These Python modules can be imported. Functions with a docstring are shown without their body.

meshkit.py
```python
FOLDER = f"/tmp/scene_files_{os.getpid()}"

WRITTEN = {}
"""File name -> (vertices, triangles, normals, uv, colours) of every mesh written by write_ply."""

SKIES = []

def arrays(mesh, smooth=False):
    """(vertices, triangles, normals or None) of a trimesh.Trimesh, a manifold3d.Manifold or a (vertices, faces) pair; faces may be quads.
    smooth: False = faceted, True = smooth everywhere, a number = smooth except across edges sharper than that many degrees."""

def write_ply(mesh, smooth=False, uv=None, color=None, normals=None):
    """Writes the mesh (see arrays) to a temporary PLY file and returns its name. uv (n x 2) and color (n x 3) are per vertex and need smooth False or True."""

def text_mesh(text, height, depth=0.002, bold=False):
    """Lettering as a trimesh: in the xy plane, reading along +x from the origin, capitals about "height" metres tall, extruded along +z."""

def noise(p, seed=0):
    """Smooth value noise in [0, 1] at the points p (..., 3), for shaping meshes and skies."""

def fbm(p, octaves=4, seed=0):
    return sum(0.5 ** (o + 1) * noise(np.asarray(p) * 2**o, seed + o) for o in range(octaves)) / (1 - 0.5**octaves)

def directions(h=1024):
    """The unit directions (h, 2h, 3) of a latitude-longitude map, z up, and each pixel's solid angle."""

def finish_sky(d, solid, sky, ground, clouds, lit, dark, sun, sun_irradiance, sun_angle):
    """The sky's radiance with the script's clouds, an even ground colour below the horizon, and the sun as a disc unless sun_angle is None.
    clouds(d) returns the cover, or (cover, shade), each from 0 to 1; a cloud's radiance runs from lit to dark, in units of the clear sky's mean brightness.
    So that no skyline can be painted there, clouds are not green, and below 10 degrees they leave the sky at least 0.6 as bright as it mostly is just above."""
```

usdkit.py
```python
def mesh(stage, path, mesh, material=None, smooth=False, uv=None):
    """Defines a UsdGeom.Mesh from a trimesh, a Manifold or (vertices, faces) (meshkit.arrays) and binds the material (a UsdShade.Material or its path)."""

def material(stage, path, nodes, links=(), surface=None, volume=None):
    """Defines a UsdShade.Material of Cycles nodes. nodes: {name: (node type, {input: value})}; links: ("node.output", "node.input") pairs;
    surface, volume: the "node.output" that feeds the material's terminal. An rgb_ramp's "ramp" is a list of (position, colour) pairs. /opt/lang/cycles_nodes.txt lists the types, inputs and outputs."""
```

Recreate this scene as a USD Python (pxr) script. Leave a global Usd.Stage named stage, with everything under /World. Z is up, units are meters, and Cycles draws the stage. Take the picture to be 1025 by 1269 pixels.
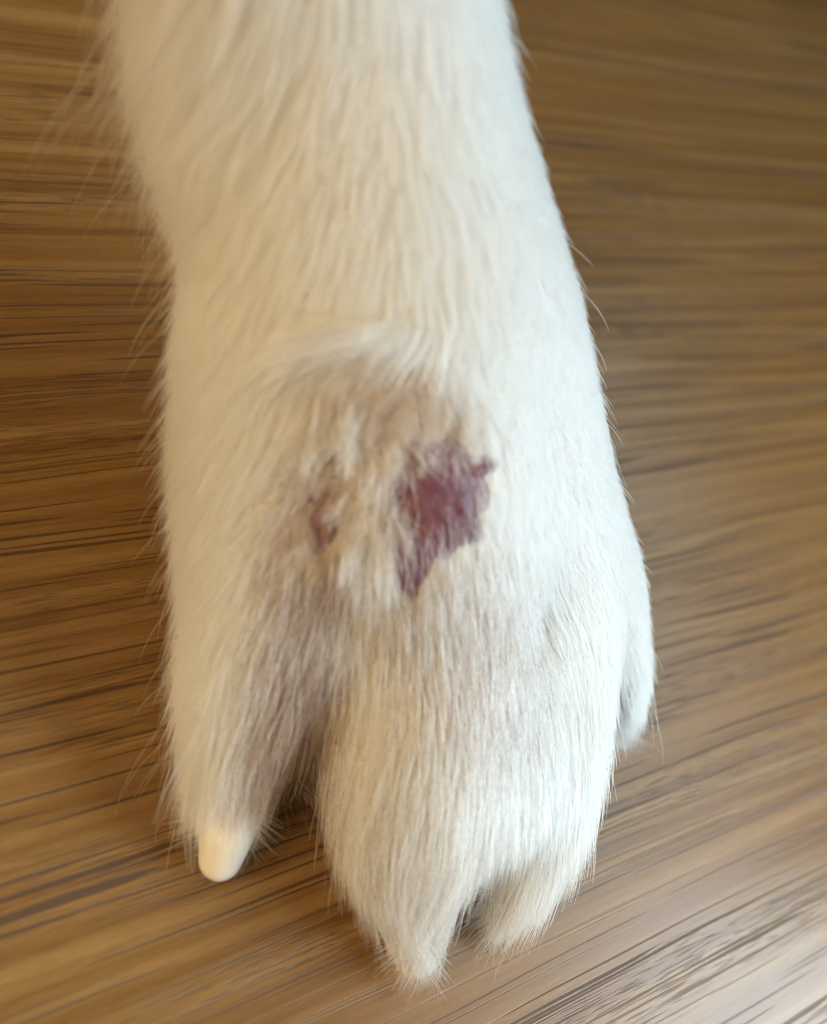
import math
import numpy as np, trimesh, manifold3d as m3, usdkit
from scipy.spatial import cKDTree
from pxr import Usd, UsdGeom, UsdLux, UsdShade, Gf, Sdf, Vt
import meshkit

rng = np.random.default_rng(7)
stage = Usd.Stage.CreateInMemory()
UsdGeom.SetStageUpAxis(stage, UsdGeom.Tokens.z)
UsdGeom.SetStageMetersPerUnit(stage, 1.0)
UsdGeom.Xform.Define(stage, '/World')
UsdGeom.Scope.Define(stage, '/World/Looks')

# ------------------------------------------------------------------ camera
W, H, F = 1025.0, 1269.0, 1300.0          # a phone held about 19 cm away
HGT = 0.15
A = math.radians(40)
T = math.atan(F / (1863 * math.cos(A) + 291 * math.sin(A)))
nz = np.array([math.sin(T) * math.cos(A), math.sin(T) * math.sin(A), math.cos(T)])   # table's normal, seen from the camera
gx = np.array([1863., 291., -F]); gx -= nz * (gx @ nz); gx /= np.linalg.norm(gx)      # grain direction
gy = np.cross(nz, gx)
R = np.stack([gx, gy, nz])                                                            # camera -> world
CAM = np.array([0, 0, HGT])

def at(px, py, z):
    d = R @ np.array([px - W / 2, H / 2 - py, -F])
    return CAM + d * ((z - HGT) / d[2])

def plan(p):
    c = (np.atleast_2d(p) - CAM) @ R
    return np.stack([W / 2 + c[:, 0] / -c[:, 2] * F, H / 2 - c[:, 1] / -c[:, 2] * F], 1), -c[:, 2]

cam = UsdGeom.Camera.Define(stage, '/World/camera')
M = np.eye(4); M[:3, :3] = R.T; M[3, :3] = CAM
cam.AddTransformOp().Set(Gf.Matrix4d(*M.ravel().tolist()))
cam.CreateHorizontalApertureAttr(36.0); cam.CreateVerticalApertureAttr(36.0 * H / W)
cam.CreateFocalLengthAttr(36.0 * F / W)
cam.CreateFStopAttr(13.0); cam.CreateFocusDistanceAttr(0.163)
cam.CreateClippingRangeAttr(Gf.Vec2f(0.01, 50))
cam.CreateExposureAttr(0.0)

# ------------------------------------------------------------------ lamps
def rect(name, pos, target, w, h, color, power):
    L = UsdLux.RectLight.Define(stage, '/World/' + name)
    pos, target = np.array(pos, float), np.array(target, float)
    z = pos - target; z /= np.linalg.norm(z)
    x = np.cross([0, 0, 1.0], z); x = x / np.linalg.norm(x) if np.linalg.norm(x) > 1e-6 else np.array([1., 0, 0])
    y = np.cross(z, x)
    m = np.eye(4); m[0, :3], m[1, :3], m[2, :3], m[3, :3] = x, y, z, pos
    L.AddTransformOp().Set(Gf.Matrix4d(*m.ravel().tolist()))
    L.CreateWidthAttr(w); L.CreateHeightAttr(h); L.CreateColorAttr(Gf.Vec3f(*color)); L.CreateIntensityAttr(power); L.CreateNormalizeAttr(False)
    return L

paw0 = at(500, 650, 0.02)
def cdir(x, y, z):      # a direction given to the right, up and towards the viewer
    d = R @ np.array([x, y, z], float); return d / np.linalg.norm(d)

def wdir(*v): v = np.array(v, float); return v / np.linalg.norm(v)
# a tall window in the wall to the right, a daylight lamp near the right hand, a warm lamp behind the viewer's left, the pale ceiling
rect('window_light', (1.35, -0.60, 1.66), (0.0, -0.60, 1.66), 2.6, 1.25, (0.76, 0.92, 1.0), 4.0)
rect('daylight_lamp', paw0 + 0.41 * wdir(.44, -.43, .31), paw0, 0.26, 0.26, (0.72, 0.90, 1.0), 9.4)
rect('room_lamp', paw0 + 0.62 * wdir(-.82, -.05, .48), paw0, 0.34, 0.34, (1.0, 0.76, 0.42), 9.6)
rect('ceiling_light', (0.1, 0.1, 2.4), (0.1, 0.1, 0), 1.8, 3.0, (1.0, 0.80, 0.52), 0.20)

# ------------------------------------------------------------------ helpers
def data(p, **k):
    for a, b in k.items(): p.SetCustomDataByKey(a, b)

def mesh(path, m, mat, smooth=True):
    return usdkit.mesh(stage, path, m, mat, smooth=smooth)

# ------------------------------------------------------------------ materials
def wood():
    n = {'tc': ('geometry', {}), 'sep': ('separate_xyz', {}),
         # slow wander of the grain
         'mw': ('mapping', {'scale': (7, 20, 1)}), 'nw': ('noise_texture', {'scale': 1.0, 'detail': 2.0}),
         'wsub': ('math', {'math_type': 'subtract', 'value2': 0.5}), 'wmul': ('math', {'math_type': 'multiply', 'value2': 0.006}),
         'yadd': ('math', {'math_type': 'add'}), 'comb': ('combine_xyz', {'z': 0.0}),
         # bands of early and late wood
         'm1': ('mapping', {'scale': (5, 330, 1)}), 'n1': ('noise_texture', {'scale': 1.0, 'detail': 2.5, 'roughness': 0.5}),
         'r1': ('rgb_ramp', {'ramp': [(0.32, (0.176, 0.081, 0.022)), (0.45, (0.230, 0.113, 0.035)), (0.57, (0.262, 0.136, 0.045)), (0.70, (0.316, 0.176, 0.064))]}),
         # fine fibres
         'm2': ('mapping', {'scale': (150, 2400, 1)}), 'n2': ('noise_texture', {'scale': 1.0, 'detail': 5.0, 'roughness': 0.8}),
         'r2': ('rgb_ramp', {'ramp': [(0.25, (0.70, 0.67, 0.63)), (0.7, (1.18, 1.18, 1.18))]}),
         'mul': ('mix', {'mix_type': 'multiply', 'fac': 0.8}),
         # pores: long thin dark dashes, two sizes, and short ones crowded into bands
         'm3': ('mapping', {'scale': (13, 1350, 1), 'location': (3.1, 7.7, 0)}), 'n3': ('noise_texture', {'scale': 1.0, 'detail': 0.0}),
         'r3': ('rgb_ramp', {'ramp': [(0.0, (1, 1, 1)), (0.30, (1, 1, 1)), (0.33, (0, 0, 0)), (1, (0, 0, 0))]}),
         'm6': ('mapping', {'scale': (17, 1700, 1), 'location': (13.1, 2.7, 3.3)}), 'n6': ('noise_texture', {'scale': 1.0, 'detail': 0.0}),
         'r6': ('rgb_ramp', {'ramp': [(0.0, (1, 1, 1)), (0.29, (1, 1, 1)), (0.32, (0, 0, 0)), (1, (0, 0, 0))]}),
         'm4': ('mapping', {'scale': (130, 2600, 1), 'location': (1.3, 2.7, 0)}), 'n4': ('noise_texture', {'scale': 1.0, 'detail': 1.0}),
         'r4': ('rgb_ramp', {'ramp': [(0.0, (1, 1, 1)), (0.38, (1, 1, 1)), (0.46, (0, 0, 0)), (1, (0, 0, 0))]}),
         'm5': ('mapping', {'scale': (2.5, 85, 1), 'location': (9.3, 4.7, 0)}), 'n5': ('noise_texture', {'scale': 1.0, 'detail': 1.0}),
         'r5': ('rgb_ramp', {'ramp': [(0.0, (0, 0, 0)), (0.54, (0, 0, 0)), (0.62, (.6, .6, .6)), (1, (.7, .7, .7))]}),
         'p4': ('math', {'math_type': 'multiply'}), 'pm0': ('math', {'math_type': 'maximum'}), 'pmax': ('math', {'math_type': 'maximum'}),
         'm7': ('mapping', {'scale': (3.2, 42, 1), 'location': (5.3, 1.7, 2.2)}), 'n7': ('noise_texture', {'scale': 1.0, 'detail': 2.0}),
         'r7': ('rgb_ramp', {'ramp': [(0.0, (.25, .25, .25)), (0.38, (.35, .35, .35)), (0.54, (1, 1, 1)), (1, (1, 1, 1))]}),
         'pk': ('math', {'math_type': 'multiply'}),
         'pf': ('math', {'math_type': 'multiply', 'value2': 0.70}),
         'pore': ('mix', {'mix_type': 'mix', 'color2': (0.028, 0.010, 0.003)}),
         'hs': ('math', {'math_type': 'multiply_add', 'value2': -1.0, 'value3': 1.0}), 'hadd': ('math', {'math_type': 'multiply_add', 'value2': 0.25}),
         'b': ('bump', {'strength': 0.35, 'distance': 0.0002}),
         'rr': ('map_range', {'from_min': 0.0, 'from_max': 1.0, 'to_min': 0.20, 'to_max': 0.55}),
         'p': ('principled_bsdf', {'specular_ior_level': 0.42, 'roughness': 0.3})}
    l = [('tc.position', 'sep.vector'), ('tc.position', 'mw.vector'), ('mw.vector', 'nw.vector'), ('nw.fac', 'wsub.value1'), ('wsub.value', 'wmul.value1'),
         ('sep.y', 'yadd.value1'), ('wmul.value', 'yadd.value2'), ('sep.x', 'comb.x'), ('yadd.value', 'comb.y')]
    for i in '1234567':
        l += [('comb.vector', f'm{i}.vector'), (f'm{i}.vector', f'n{i}.vector'), (f'n{i}.fac', f'r{i}.fac')]
    l += [('r1.color', 'mul.color1'), ('r2.color', 'mul.color2'), ('r4.color', 'p4.value1'), ('r5.color', 'p4.value2'), ('r3.color', 'pm0.value1'), ('r6.color', 'pm0.value2'),
          ('p4.value', 'pmax.value1'), ('pm0.value', 'pk.value1'), ('r7.color', 'pk.value2'), ('pk.value', 'pmax.value2'),
          ('pmax.value', 'pf.value1'), ('pf.value', 'pore.fac'), ('mul.color', 'pore.color1'), ('pore.color', 'p.base_color'),
          ('pmax.value', 'hs.value1'), ('n2.fac', 'hadd.value1'), ('hs.value', 'hadd.value3'), ('hadd.value', 'b.height'), ('b.normal', 'p.normal'),
          ('pmax.value', 'rr.value'), ('rr.result', 'p.roughness')]
    return usdkit.material(stage, '/World/Looks/oak', n, l, surface='p.BSDF')

def fur_mat(name, root, tip):
    n = {'hi': ('hair_info', {}), 'ramp': ('rgb_ramp', {'ramp': [(0.0, root), (0.55, tip), (1.0, tip)]}),
         'at': ('attribute', {'attribute': 'shade'}), 'h': ('hsv', {}),
         'd': ('principled_hair_bsdf', {'model': 'Chiang', 'parametrization': 'Direct coloring', 'roughness': 0.35, 'radial_roughness': 0.6, 'coat': 0.0, 'offset': 0.035}),
         't': ('diffuse_bsdf', {}), 'm': ('mix_closure', {'fac': 0.25})}
    l = [('hi.intercept', 'ramp.fac'), ('ramp.color', 'h.color'), ('at.fac', 'h.value'), ('h.color', 'd.color'), ('h.color', 't.color'),
         ('d.BSDF', 'm.closure1'), ('t.BSDF', 'm.closure2')]
    return usdkit.material(stage, '/World/Looks/' + name, n, l, surface='m.closure')

def simple(name, col, rough=0.5, sss=0.0, noise=None, spec=0.5):
    n = {'p': ('principled_bsdf', {'base_color': col, 'roughness': rough, 'specular_ior_level': spec, 'subsurface_weight': sss, 'subsurface_radius': (1, 0.4, 0.25), 'subsurface_scale': 0.002})}
    l = []
    if noise:
        c2, sc = noise
        n.update({'g': ('geometry', {}), 'n': ('noise_texture', {'scale': sc, 'detail': 4.0}), 'r': ('rgb_ramp', {'ramp': [(0.3, col), (0.7, c2)]}), 'b': ('bump', {'strength': 0.4, 'distance': 0.0004})})
        l = [('g.position', 'n.vector'), ('n.fac', 'r.fac'), ('r.color', 'p.base_color'), ('n.fac', 'b.height'), ('b.normal', 'p.normal')]
    return usdkit.material(stage, '/World/Looks/' + name, n, l, surface='p.BSDF')

OAK = wood()
FUR = fur_mat('white_fur', (0.93, 0.905, 0.86), (0.985, 0.976, 0.955))
CLIP = fur_mat('clipped_fur', (0.56, 0.42, 0.31), (0.985, 0.97, 0.94))
STAIN = fur_mat('stained_fur', (0.36, 0.235, 0.175), (0.84, 0.745, 0.66))
SKIN = simple('pale_skin', (0.80, 0.72, 0.66), 0.6, 0.0, ((0.64, 0.53, 0.48), 300))
SORE = simple('sore_skin', (0.125, 0.040, 0.056), 0.5, 0.0, ((0.190, 0.076, 0.098), 380))
HORN = simple('claw_horn', (0.80, 0.735, 0.63), 0.4, 0.0)

# ------------------------------------------------------------------ the table
def slab():
    rod = m3.Manifold.cylinder(0.90, 0.011, 0.011, 40).rotate((-90, 0, 0)).translate((0.430 - 0.011, -0.42, -0.011))
    return m3.Manifold.batch_hull([rod, m3.Manifold.cube((1.20, 0.90, 0.028)).translate((0.410 - 1.20, -0.42, -0.028))])
s = mesh('/World/table_top', slab(), OAK, smooth=30)
data(s.GetPrim(), kind='structure', label='oiled oak table top with long dark pores in its grain', category='table top')

# ------------------------------------------------------------------ the dog's leg
def ball(px, py, z, rpx):
    p = at(px, py, z); depth = plan(p)[1][0]
    return p, rpx * depth / F

def chain(*balls):
    out = []
    for (p, r), (q, s) in zip(balls[:-1], balls[1:]):
        pts = [trimesh.creation.icosphere(2, r).vertices + p, trimesh.creation.icosphere(2, s).vertices + q]
        out.append(m3.Manifold.hull_points(np.vstack(pts)))
    return out

LEG = [(np.array([.035, .200, .250]), .030), (np.array([.040, .150, .160]), .024), ball(330, -420, .100, 190), ball(388, -160, .084, 180), ball(425, 80, .068, 188), ball(444, 260, .056, 200), ball(470, 430, .044, 212)]
PAWL = [ball(420, 380, .047, 180), ball(366, 600, .030, 136), ball(350, 750, .021, 112)]
PAWM = [ball(470, 430, .044, 200), ball(500, 640, .032, 165), ball(515, 790, .022, 122)]
PAWR = [ball(466, 180, .0615, 168), ball(533, 430, .044, 180), ball(615, 620, .028, 136), ball(655, 800, .0155, 104)]
TOE1 = [PAWL[-1], ball(302, 880, .0135, 74), ball(296, 960, .0090, 44), ball(285, 990, .0085, 32)]
TOE2 = [PAWM[-1], ball(508, 950, .0165, 118), ball(496, 1040, .0125, 82), ball(506, 1100, .0100, 54), ball(512, 1155, .0065, 28)]
TOE3 = [PAWR[-1], ball(655, 930, .0120, 84), ball(645, 1030, .0075, 62), ball(622, 1110, .005, 34)]
TOE4 = [PAWR[2], ball(712, 740, .014, 80), ball(757, 845, .0085, 40), ball(758, 900, .006, 26)]
parts = []
for c in (LEG, PAWL, PAWM, PAWR, TOE1, TOE2, TOE3, TOE4): parts += chain(*c)
for web in ((PAWL[2], PAWM[2], ball(385, 860, .0080, 40), ball(366, 950, .0050, 22)),):
    parts += [m3.Manifold.hull_points(np.vstack([trimesh.creation.icosphere(2, r * .9).vertices + p for p, r in web]))]
parts += [m3.Manifold.hull_points(np.vstack([trimesh.creation.icosphere(2, r).vertices + p for p, r in (PAWL[1], PAWM[1], PAWR[2])]))]
parts += [m3.Manifold.hull_points(np.vstack([trimesh.creation.icosphere(2, r * .90).vertices + p for p, r in (PAWM[2], PAWR[3], TOE2[1], TOE3[1])]))]
body = m3.Manifold.batch_boolean(parts, m3.OpType.Add).refine_to_length(0.0014)
mm = body.to_mesh()
body = trimesh.Trimesh(mm.vert_properties[:, :3], mm.tri_verts, process=True)
trimesh.smoothing.filter_laplacian(body, lamb=0.5, iterations=60)
trimesh.smoothing.filter_taubin(body, iterations=10)
v = body.vertices.copy(); v[:, 2] = np.maximum(v[:, 2], 0.0006); body.vertices = v

dog = UsdGeom.Xform.Define(stage, '/World/dog')
data(dog.GetPrim(), label='white furred dog foreleg and paw with a purple bald sore above the toes', category='dog')

# direction in which the coat lies: along each bone
bones = [(c[i][0], c[i + 1][0], c[i][1], c[i + 1][1]) for c in (LEG, PAWL, PAWM, PAWR, TOE1, TOE2, TOE3, TOE4) for i in range(len(c) - 1)]
def flow(p):
    acc = np.zeros_like(p); 
    for a, b, ra, rb in bones:
        ab = b - a; t = np.clip(((p - a) @ ab) / (ab @ ab), 0, 1)
        dist = np.linalg.norm(p - (a + t[:, None] * ab), axis=1) / (ra + t * (rb - ra))
        acc += (np.maximum(dist, .3) ** -8)[:, None] * ab / np.linalg.norm(ab)
    return acc / np.linalg.norm(acc, axis=1, keepdims=True)

RIGHT = R @ np.array([1.0, 0, 0])
def unit(x): return x / np.maximum(np.linalg.norm(x, axis=-1, keepdims=True), 1e-12)

def blob(uv, cx, cy, rx, ry, ang=0, soft=0.5):      # 1 inside an ellipse of the coat, 0 outside
    c, s_ = math.cos(ang), math.sin(ang); x, y = uv[:, 0] - cx, uv[:, 1] - cy
    r = np.hypot((x * c + y * s_) / rx, (-x * s_ + y * c) / ry)
    return np.clip((1 + soft - r) / (2 * soft), 0, 1)

SORES = [(542, 622, 50, 58, 0.1), (512, 684, 24, 42, 0.1), (403, 625, 17, 48, 0.15), (592, 581, 17, 16, 0)]
def sore(uv):
    w = meshkit.fbm(np.c_[uv / 22.0, np.zeros(len(uv))], 3, 5) - 0.5
    return np.max([blob(uv + 26 * w[:, None], *e, soft=0.45) for e in SORES], 0)

N = 215000
fuv, fdep = plan(body.triangles_center)
inview = (fdep > .05) & (body.triangles_center[:, 2] < .11) & (fuv[:, 1] > -160) & (np.sum(body.face_normals * unit(CAM - body.triangles_center), 1) > -.5)
pts, fi = trimesh.sample.sample_surface(body, N, face_weight=body.area_faces * inview, seed=3)
nrm = body.face_normals[fi]
vn = np.array(body.vertex_normals); bary = trimesh.triangles.points_to_barycentric(body.triangles[fi], pts)
nrm = unit((vn[body.faces[fi]] * bary[:, :, None]).sum(1))
uv, depth = plan(pts)
view = unit(CAM - pts)
keep = (np.sum(nrm * view, 1) > -0.45) & (uv[:, 1] > -200) & (pts[:, 2] > 0.0015)
pts, nrm, uv, depth = pts[keep], nrm[keep], uv[keep], depth[keep]
print('hairs', len(pts))

def grow(pts, nrm, uv, length, lift, wander, clump_mm, clump_pull, width, seed, K=8):
    g = np.random.default_rng(seed); n = len(pts)
    t = flow(pts)
    side = np.clip((uv[:, 0] - 530) / 230, -1, 1) * np.clip((820 - uv[:, 1]) / 250, 0, 1)
    t = t + 0.55 * side[:, None] * RIGHT
    tipw = np.clip((uv[:, 1] - 960) / 140, 0, 1) * ((uv[:, 0] > 370) & (uv[:, 0] < 600))
    t = t + (0.9 * np.clip((515 - uv[:, 0]) / 110, -1, 1) * tipw)[:, None] * RIGHT
    tuft = blob(uv, 470, 405, 75, 22, -0.1, .5)
    t = unit(t * (1 - .8 * tuft[:, None]) - RIGHT * 1.2 * tuft[:, None])
    # the coat's own whorls
    q = pts * (90 + 170 * (wander > .6))[:, None]
    turn = np.stack([meshkit.fbm(q + 31 * k, 3, seed + k) - .5 for k in range(3)], 1)
    t = t + turn * wander[:, None] * 2.2
    t = unit(t - nrm * np.sum(t * nrm, 1)[:, None])
    jit = unit(t + g.normal(0, 1, (n, 3)) * (0.10 + 0.12 * wander)[:, None])
    lf = (lift * (1 + 0.35 * g.normal(0, 1, n)))[:, None]
    d0 = unit(jit + nrm * np.tan(np.clip(lf, .05, 1.25)))
    d1 = unit(jit + nrm * (np.tan(np.clip(lf, .05, 1.25)) * 0.15) + np.array([0, 0, -0.15]))
    s = np.linspace(0, 1, K)[None, :, None]
    L = (length * np.clip(1 + 0.22 * g.normal(0, 1, n), .4, 1.7))[:, None, None]
    P = pts[:, None] + L * (s * d0[:, None] + 0.5 * s * s * (d1 - d0)[:, None])
    # clumps: neighbouring tips gather
    cell = max(8, int(n / max(1.0, clump_mm)))
    c = g.choice(n, min(cell, n), replace=False)
    near = cKDTree(pts[c]).query(pts)[1]
    G = P[c][near]
    off = (pts - pts[c][near])[:, None] * 0.55
    wgt = clump_pull[:, None, None] * s ** 1.3 * g.uniform(.5, 1, (n, 1, 1))
    P = P * (1 - wgt) + (G + off * (1 - s)) * wgt
    curl = np.cross(d0, nrm)[:, None] * (np.sin(s * g.uniform(2, 5, (n, 1, 1)) + g.uniform(0, 6.28, (n, 1, 1))) - np.sin(0 * s)) * L * 0.025
    P = P + curl * s
    # hairs lie on the table, not in it
    P[..., 2] = np.maximum(P[..., 2], 0.0003)
    wd = width * g.uniform(.7, 1.25, (n, 1)) * np.array([1.0] * (K - 3) + [.85, .6, .2])[None]
    return P, wd

def curves(path, P, wd, mat):
    n, K = P.shape[:2]
    c = UsdGeom.BasisCurves.Define(stage, path)
    c.CreateTypeAttr('linear'); c.CreateWrapAttr('nonperiodic')
    c.CreatePointsAttr(Vt.Vec3fArray.FromNumpy(P.reshape(-1, 3).astype(np.float32)))
    c.CreateCurveVertexCountsAttr(Vt.IntArray.FromNumpy(np.full(n, K, np.int32)))
    c.CreateWidthsAttr(Vt.FloatArray.FromNumpy(wd.ravel().astype(np.float32))); c.SetWidthsInterpolation('vertex')
    UsdGeom.PrimvarsAPI(c).CreatePrimvar('shade', Sdf.ValueTypeNames.FloatArray, 'uniform').Set(Vt.FloatArray.FromNumpy(np.random.default_rng(n).uniform(.93, 1.0, n).astype(np.float32)))
    UsdShade.MaterialBindingAPI.Apply(c.GetPrim()).Bind(mat)
    return c

# how long and how loose the coat is, place by place
bare = sore(uv)
clipped = np.maximum(blob(uv, 480, 540, 100, 115, 0.2, .35), blob(uv, 400, 620, 45, 80, .2, .4))
loose = np.clip((430 - uv[:, 0]) / 220, 0, 1)
toes = np.clip((uv[:, 1] - 780) / 200, 0, 1)
topl = blob(uv, 170, -40, 110, 165, 0, 1.0)
tips = np.clip((uv[:, 1] - 1000) / 120, 0, 1)
length = 0.0062 + 0.0024 * loose + 0.0048 * toes + 0.011 * topl + .0005 * tips
length = length * (1 - 0.28 * clipped) * (1 - .15 * blob(uv, 285, 985, 60, 50, 0, .4)) + .004 * blob(uv, 470, 405, 75, 22, -.1, .5)
flank = np.clip((uv[:, 0] - 520) / 150, 0, 1) * (1 - toes); length -= .0022 * flank
length *= 1 - .5 * blob(uv, 540, 560, 70, 45, 0, .4)
lift = 0.20 - .12 * np.clip((uv[:, 1] - 1040) / 80, 0, 1) + .30 * blob(uv, 665, 765, 40, 60, 0, .6) + 0.22 * loose + 0.38 * topl + 0.34 * clipped + .3 * blob(uv, 470, 405, 75, 22, -.1, .5)
wander = 0.13 + 0.14 * loose * (1 - toes) + 1.25 * clipped
calm = blob(uv, 320, 300, 160, 430, 0, .4)
pull = 0.10 + 0.62 * clipped + 0.16 * toes - .09 * calm
stained = np.max([0.15 * blob(uv, 465, 490, 95, 75, 0.2, .5), .20 * blob(uv, 500, 1010, 110, 170, 0, .6), 1.0 * blob(uv, 500, 570, 60, 50, 0, .5), blob(uv, 396, 700, 50, 140, .15, .6), blob(uv, 372, 880, 52, 230, .1, .6), .5 * blob(uv, 575, 790, 70, 110, -.2, .7), .4 * blob(uv, 505, 760, 60, 60, 0, .7)], 0)
ridge = np.maximum(blob(uv, 452, 610, 26, 85, .12, .5), blob(uv, 425, 515, 40, 40, 0, .5))
stained = stained * (1 - .9 * ridge); clipped = clipped * (1 - .4 * ridge)
length = length * (1 + .25 * ridge) * np.clip((nrm[:, 2] + .75) / .75, .3, 1) ** np.where(uv[:, 1] > 950, 1, 0)
lift = lift + .12 * ridge; pull = np.clip(pull + .35 * ridge, 0, .85)
alive = (rng.random(len(pts)) > np.clip(1.7 * (bare + rng.normal(0, .10, len(pts)) - .20), 0, np.where(uv[:, 0] < 440, 0.66, .94))) & (rng.random(len(pts)) > 0.2 * clipped)
isst = (rng.random(len(pts)) < stained * 0.85)
iscl = rng.random(len(pts)) < clipped * 1.2 - .15
for name, sel, mat, sd, per in (('fur', alive & ~isst & ~iscl, FUR, 11, 12), ('stained_fur', alive & isst & ~iscl, STAIN, 12, 14), ('clipped_fur', alive & iscl, CLIP, 14, 46)):
    P, wd = grow(pts[sel], nrm[sel], uv[sel], length[sel], lift[sel], wander[sel], per, pull[sel], 0.000068, sd)
    c = curves('/World/dog/' + name, P, wd, mat)
    data(c.GetPrim(), kind='stuff')
    if name != 'fur': data(c.GetPrim(), label={'s': 'brown stained fur round the sore and between the toes', 'c': 'short tufted fur with tan roots above the sore'}[name[0]])
# a few long hairs that curl down over the sore
edge = np.flatnonzero((blob(uv, 520, 585, 60, 50, 0, .1) > .5) & (bare < .5) & (uv[:, 0] < 575))
sel = rng.choice(edge, min(120, len(edge)), replace=False)
P, wd = grow(pts[sel], nrm[sel], uv[sel], length[sel] * 1.7, lift[sel] * 1.1, wander[sel], 1, pull[sel] * 0, 0.00008, 15)
data(curves('/World/dog/stray_hair', P, wd, FUR).GetPrim(), kind='stuff')
# stray guard hairs
sel = rng.choice(np.flatnonzero(uv[:, 1] < 900), 800, replace=False)
P, wd = grow(pts[sel], nrm[sel], uv[sel], length[sel] * 1.5, lift[sel] * 1.9, wander[sel] + .3, 1, pull[sel] * 0, 0.00007, 13)
data(curves('/World/dog/guard_hair', P, wd, FUR).GetPrim(), kind='stuff')

mesh('/World/dog/body', body, SKIN)

# the sore: bald raised skin, cut from the skin and lifted a little
fc, _ = plan(body.triangles_center)
fine = body.submesh([np.where(sore(fc) > 0.02)[0]], append=True)
fine = fine.subdivide().subdivide()
sv = np.array(fine.vertices); su, _ = plan(sv)
val = sore(su)
fine.vertices = sv + np.array(fine.vertex_normals) * (0.0001 + 0.0007 * np.clip(val, 0, 1) * (0.6 + 0.8 * meshkit.fbm(sv * 700, 3, 9)))[:, None]
fine.update_faces(val[fine.faces].max(1) > 0.16)
fine.remove_unreferenced_vertices()
for i, piece in enumerate(sorted((k for k in fine.split(only_watertight=False) if len(k.faces) > 60), key=lambda k: -k.area)):
    o = mesh('/World/dog/sore' + ('' if i == 0 else f'_{i:03d}'), piece, SORE)
    data(o.GetPrim(), label=['large purple bald patch of sore skin', 'small purple sore half hidden in fur', 'small round purple lump beside the sore'][min(i, 2)])

def claw(path, pts_):
    balls = [ball(*b) for b in pts_]
    m = m3.Manifold.batch_boolean(chain(*balls), m3.OpType.Add).refine_to_length(0.0006)
    k = m.to_mesh(); k = trimesh.Trimesh(k.vert_properties[:, :3], k.tri_verts)
    trimesh.smoothing.filter_laplacian(k, iterations=4)
    return mesh(path, k, HORN)
claw('/World/dog/claw', [(292, 985, .0085, 40), (278, 1035, .0065, 34), (270, 1066, .0042, 27)])
claw('/World/dog/claw_001', [(508, 1130, .007, 30), (514, 1172, .0055, 26), (508, 1194, .004, 19)])
claw('/World/dog/claw_002', [(635, 1075, .0055, 24), (628, 1105, .0045, 22), (624, 1125, .004, 17)])
